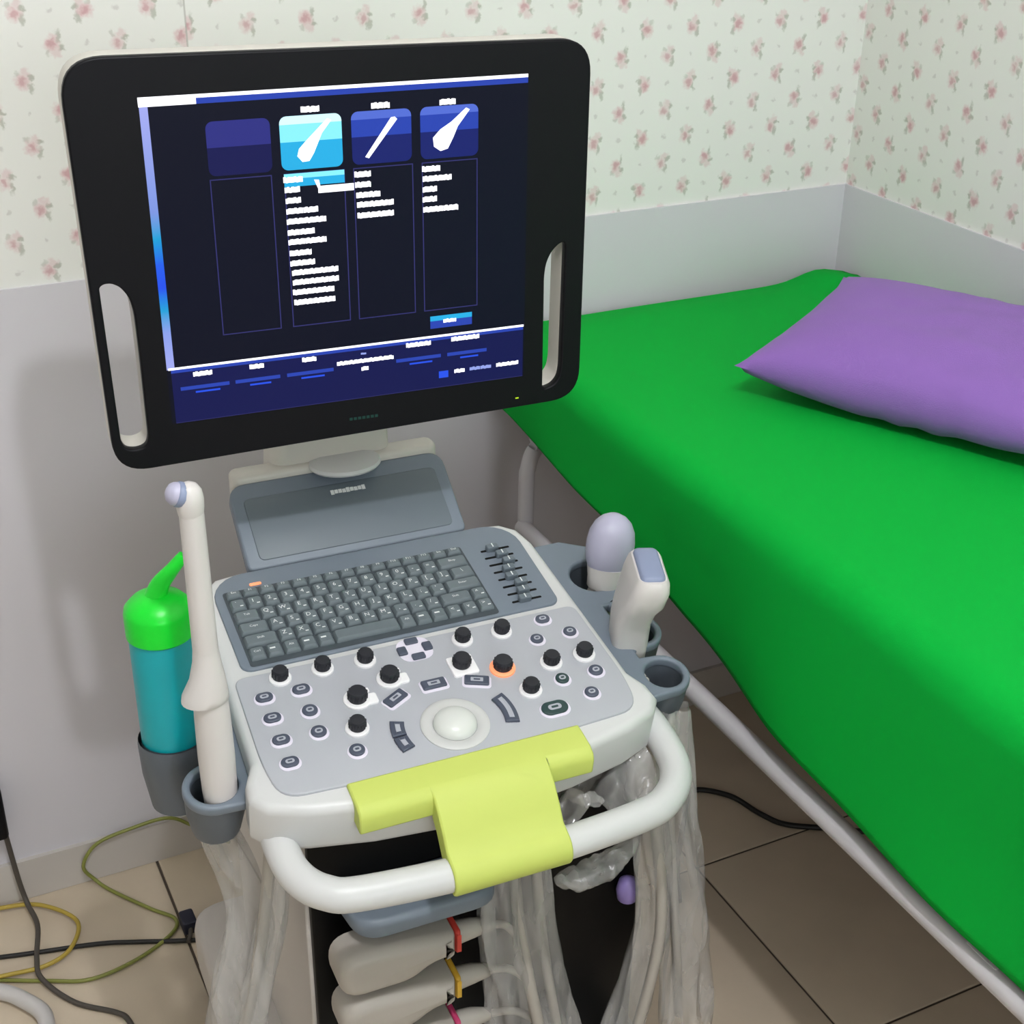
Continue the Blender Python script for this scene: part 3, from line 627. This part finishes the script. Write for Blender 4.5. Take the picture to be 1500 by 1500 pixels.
# probe connectors plugged into the front
RED = mat('band_red', (196, 62, 50), .5); YEL = mat('band_yellow', (205, 160, 50), .5); PNK = mat('band_pink', (190, 60, 105), .5)
CONN = mat('connector_beige', (168, 161, 153), .5); CAB = mat('cable_grey', (170, 164, 156), .5)
for k, (mb, nm, where) in enumerate(((RED, 'red', 'topmost'), (YEL, 'yellow', 'middle'), (PNK, 'pink', 'lowest'))):
    z = .474-.068*k
    t = mthing('probe_connector', '%s beige probe connector with a %s band on the machine front' % (where, nm), 'connector', (-.074, -.205, z), 'probe connectors on the machine front')
    b = MB(); b.M = Matrix.Rotation(PI/2, 4, 'X'); b.prism(rpoly([(-.080, -.031), (.000, -.031), (.026, -.015), (.052, -.015), (.052, .016), (-.02, .026), (-.080, .026)], [.028, .02, .02, .004, .004, .03, .026], 6), .015, .060, .014, 0, 0, 4); b.build('plug_body', CONN, t, 45)
    b = MB(); b.M = Matrix.Rotation(PI/2, 4, 'X'); b.prism(rrect(.0555, .0005, .0035, .0155, .003), .018, .054, .006); b.build('colour_band', mb, t, 45)
    b = MB(); b.tube([(.058, -.036, 0), (.078, -.036, 0), (.098, -.036, -.003)], [.0135, .0115, .007], 14); b.tube([(.096, -.036, -.003), (.12+.006*k, -.034, -.015), (.138+.012*k, -.034, -.05), (.142+.012*k, -.034, -.10)], .0045, 10, 0, 6); b.build('cable', CAB, t, 50)

# clear plastic sleeves with cables inside
def plastic(name, tint, a):
    m = bpy.data.materials.new(name); m.use_nodes = True; nt = m.node_tree; N = nt.nodes; N.remove(N['Principled BSDF'])
    tr = N.new('ShaderNodeBsdfTransparent'); di = N.new('ShaderNodeBsdfPrincipled'); di.inputs['Base Color'].default_value = lin(tint); di.inputs['Roughness'].default_value = .12; di.inputs['Specular IOR Level'].default_value = .9
    tc = N.new('ShaderNodeTexCoord'); nz = N.new('ShaderNodeTexNoise'); nz.inputs['Scale'].default_value = 30; nz.inputs['Detail'].default_value = 2; nz.inputs['Distortion'].default_value = .8
    mp = N.new('ShaderNodeMapping'); mp.inputs['Scale'].default_value = (1, 1, .25); nt.links.new(tc.outputs['Object'], mp.inputs[0]); nt.links.new(mp.outputs[0], nz.inputs['Vector'])
    bp = N.new('ShaderNodeBump'); bp.inputs['Strength'].default_value = .7; bp.inputs['Distance'].default_value = .01; nt.links.new(nz.outputs['Fac'], bp.inputs['Height']); nt.links.new(bp.outputs[0], di.inputs['Normal'])
    mr = N.new('ShaderNodeMapRange'); mr.inputs[1].default_value = .3; mr.inputs[2].default_value = .7; mr.inputs[3].default_value = a-.15; mr.inputs[4].default_value = min(1, a+.15); nt.links.new(nz.outputs['Fac'], mr.inputs[0])
    mx = N.new('ShaderNodeMixShader'); nt.links.new(mr.outputs[0], mx.inputs[0]); nt.links.new(tr.outputs[0], mx.inputs[1]); nt.links.new(di.outputs[0], mx.inputs[2]); nt.links.new(mx.outputs[0], N['Material Output'].inputs[0])
    return m
PLAS = plastic('clear_plastic_wrap', (200, 198, 196), .36)
def sleeve(t, pts, rad, seed, n=28, sub=8, amp=.35):
    P, rr = catmull([Vector(p) for p in pts], list(rad), sub); rg = []
    for i, p in enumerate(P):
        ring = []
        for k in range(n):
            a = 2*PI*k/n; d = Vector((math.cos(a), math.sin(a)*.7, 0))
            w = 1+amp*noise.noise((d.x*2.3+seed, d.y*2.3, p.z*9+seed))+amp*.5*math.sin(5*a+seed+p.z*22)
            ring.append(tuple(p+d*rr[i]*w))
        rg.append(ring)
    b = MB(); b.rings(rg, 0, False, False); return b.build('plastic_sleeve', PLAS, t, 70)
def bundle(label, loc, cables, sl, seed):
    t = mthing('wrapped_cable_bundle', label, 'cable', loc, 'plastic-wrapped probe cables')
    for pts, r in cables: 
        b = MB(); b.tube(pts, r, 10, 0, 6); b.build('cable', CAB, t, 50)
    for pts, rad in sl: sleeve(t, pts, rad, seed); seed += 3.1
    return t
bundle('clear plastic-wrapped cables hanging between the connectors and the black panel', (.078, -.24, .17),
       [([(-.02, .02, .44), (-.018, 0, .30), (.0, -.02, .15), (.03, -.02, .02)], .007), ([(.005, .02, .44), (.01, 0, .28), (.03, -.01, .12), (.05, -.02, .02)], .006)],
       [([(-.035, .02, .43), (-.04, 0, .30), (-.02, 0, .15), (.0, 0, .0)], [.020, .026, .030, .036]), ([(.0, .01, .44), (.0, 0, .30), (.02, 0, .15), (.05, 0, .0)], [.018, .022, .025, .04])], 1.3)
bundle('clear plastic-wrapped cables hanging below the right end of the white handle', (.247, -.22, .17),
       [([(-.01, .03, .50), (-.005, .0, .36), (.0, -.02, .20), (-.03, -.02, .02)], .007), ([(.02, .03, .50), (.015, 0, .34), (.03, -.01, .17), (.05, 0, .03)], .006)],
       [([(-.015, .02, .50), (-.010, 0, .36), (.0, 0, .20), (-.05, -.01, .0)], [.018, .020, .022, .028]), ([(.02, .02, .50), (.025, 0, .36), (.045, 0, .20), (.06, 0, .0)], [.018, .022, .03, .036])], 5.2)
bundle('clear plastic-wrapped cable running down the trolley side below the bottle cup', (-.215, -.15, .17),
       [([(.02, -.03, .46), (.0, -.03, .32), (-.045, -.03, .12), (-.05, -.03, .01)], .007)],
       [([(-.03, 0, .45), (-.005, 0, .34), (-.03, 0, .2), (-.04, 0, .0)], [.018, .022, .030, .04]), ([(.03, -.03, .45), (.01, -.03, .33), (-.03, -.03, .16), (-.045, -.03, .01)], [.012, .016, .02, .024])], 9.7)
bb = [o for o in COL.objects if o.name.startswith('wrapped_cable_bundle') and 'right end' in o['label']][0]
b = MB(); b.lathe([(.004, .225), (.012, .232), (.014, .245), (.011, .258), (.003, .263)], 16, (-.024, .022)); tag(b.build('lilac_cap', mat('lilac_cap', (150, 132, 196), .4), bb, 50), 'small lilac cap inside the plastic')
w = mthing('plastic_wrap', 'crumpled clear plastic wrap tucked inside the white push handle', 'plastic wrap', (.13, -.26, .60))
b = MB(); vs_ = []; fs_ = []; n = 26
for j in range(n+1):
    for i in range(n+1):
        x = -.065+.15*i/n; y = -.03+.07*j/n; vs_.append((x, y, .03+.035*noise.noise((x*26, y*26, 2.))+.018*noise.noise((x*70, y*70, 7.))+.1*x*.6))
for j in range(n):
    for i in range(n): a = j*(n+1)+i; fs_.append((a, a+1, a+n+2, a+n+1))
b.add(vs_, fs_); b.build('wrap_sheet', PLAS, w, 70)
rg = []
for i in range(30):
    t = i/29; c = Vector((-.06+.095*t, -.05, -.026-.014*math.sin(t*PI)+.022*t)); sz = max(.05, math.sin(PI*t))**.4; rg.append([tuple(c+Vector((0, math.cos(2*PI*k/18)*(.016+.007*noise.noise((t*9, k*.9, 1.))), math.sin(2*PI*k/18)*(.014+.009*noise.noise((t*11, k*.7, 5.)))))*sz) for k in range(18)])
b = MB(); b.rings(rg); b.build('gathered_roll', PLAS, w, 70)

# ------------------------------------------------------------------ cables on the floor
CB = mat('cable_black', (22, 20, 20), .5); CG = mat('cable_green_yellow', (128, 132, 62), .5); CDG = mat('cable_dark_grey', (74, 68, 62), .5); CW = mat('cable_white', (200, 196, 194), .45); PLUGB = mat('plug_navy', (30, 32, 52), .5)
def cable(name, label, pts, r, m):
    b = MB(); b.tube(pts, r, 10, 0, 8); return tag(b.build(name, m, None, 60), label, 'cable')
r = .0035
cable('power_cable', 'straight black cable lying across the tiles at the left', [(-.25, 1.85, r), (.025, 1.769, r), (.16, 1.735, r), (.22, 1.712, r), (.29, 1.682, r), (.40, 1.64, r)], .0036, CB)
cable('earth_wire', 'thin green and yellow wire looping against the wall skirting', [(.40, 1.82, .05), (.354, 1.872, .062), (.317, 1.876, .088), (.26, 1.876, .088), (.201, 1.874, .078), (.175, 1.870, .045), (.19, 1.868, .012), (.21, 1.84, .004), (.255, 1.775, .004), (.285, 1.735, .004), (.27, 1.705, .004), (.21, 1.675, .004), (.14, 1.665, .004), (.08, 1.69, .004), (-.02, 1.74, .004), (-.15, 1.80, .004)], .0030, CG)
cable('earth_wire', 'yellow wire curving in a wide loop near the left edge', [(-.15, 1.93-.06, .010), (-.03, 1.878, .010), (.041, 1.870, .010), (.10, 1.850, .010), (.145, 1.790, .010), (.125, 1.735, .010), (.085, 1.715, .010), (.03, 1.72, .010), (-.10, 1.74, .010)], .0034, mat('cable_yellow', (176, 152, 62), .5))
cable('adapter_lead', 'dark grey lead dropping from the black adapter onto the tiles', [(.070, 1.872, .15), (.076, 1.868, .06), (.082, 1.855, .016), (.088, 1.80, .015), (.075, 1.73, .015), (.075, 1.69, .010), (.11, 1.63, .004), (.16, 1.585, .004), (.174, 1.559, .004), (.18, 1.49, .004)], .0040, CDG)
cable('power_cable', 'black cable curling out under the bed beside the white handle', [(1.02, 1.43, .005), (1.06, 1.50, .005), (1.122, 1.58, .005), (1.165, 1.635, .005), (1.198, 1.656, .005), (1.243, 1.615, .005), (1.262, 1.555, .005), (1.285, 1.512, .005), (1.34, 1.475, .005), (1.411, 1.43, .005), (1.50, 1.39, .005)], .0048, CB)
cable('white_hose', 'thick white hose curving on the tiles in the lower left corner', [(-.20, 1.76, .013), (-.06, 1.725, .013), (.012, 1.69, .013), (.045, 1.655, .013), (.066, 1.61, .013), (.05, 1.55, .013), (-.02, 1.52, .013)], .012, CW)
b = MB(); b.box((.040, 1.868, .195), (.07, .032, .09), .008); ad = b.build('adapter', BLACK, None, 40); tag(ad, 'black plug adapter on the wall at the left edge', 'adapter')
dp = tag(empty('cable_plug', (.300, 1.712, 0)), 'small navy cable plug on the tiles beside the trolley', 'plug')
b = MB(); b.box((0, 0, .012), (.022, .034, .022), .004); b.build('plug_body', PLUGB, dp, 40)
b = MB(); b.tube([(0, -.014, .012), (-.004, -.026, .008), (-.010, -.036, .006)], .0035, 10, 0, 6); b.build('cable', CDG, dp, 50)
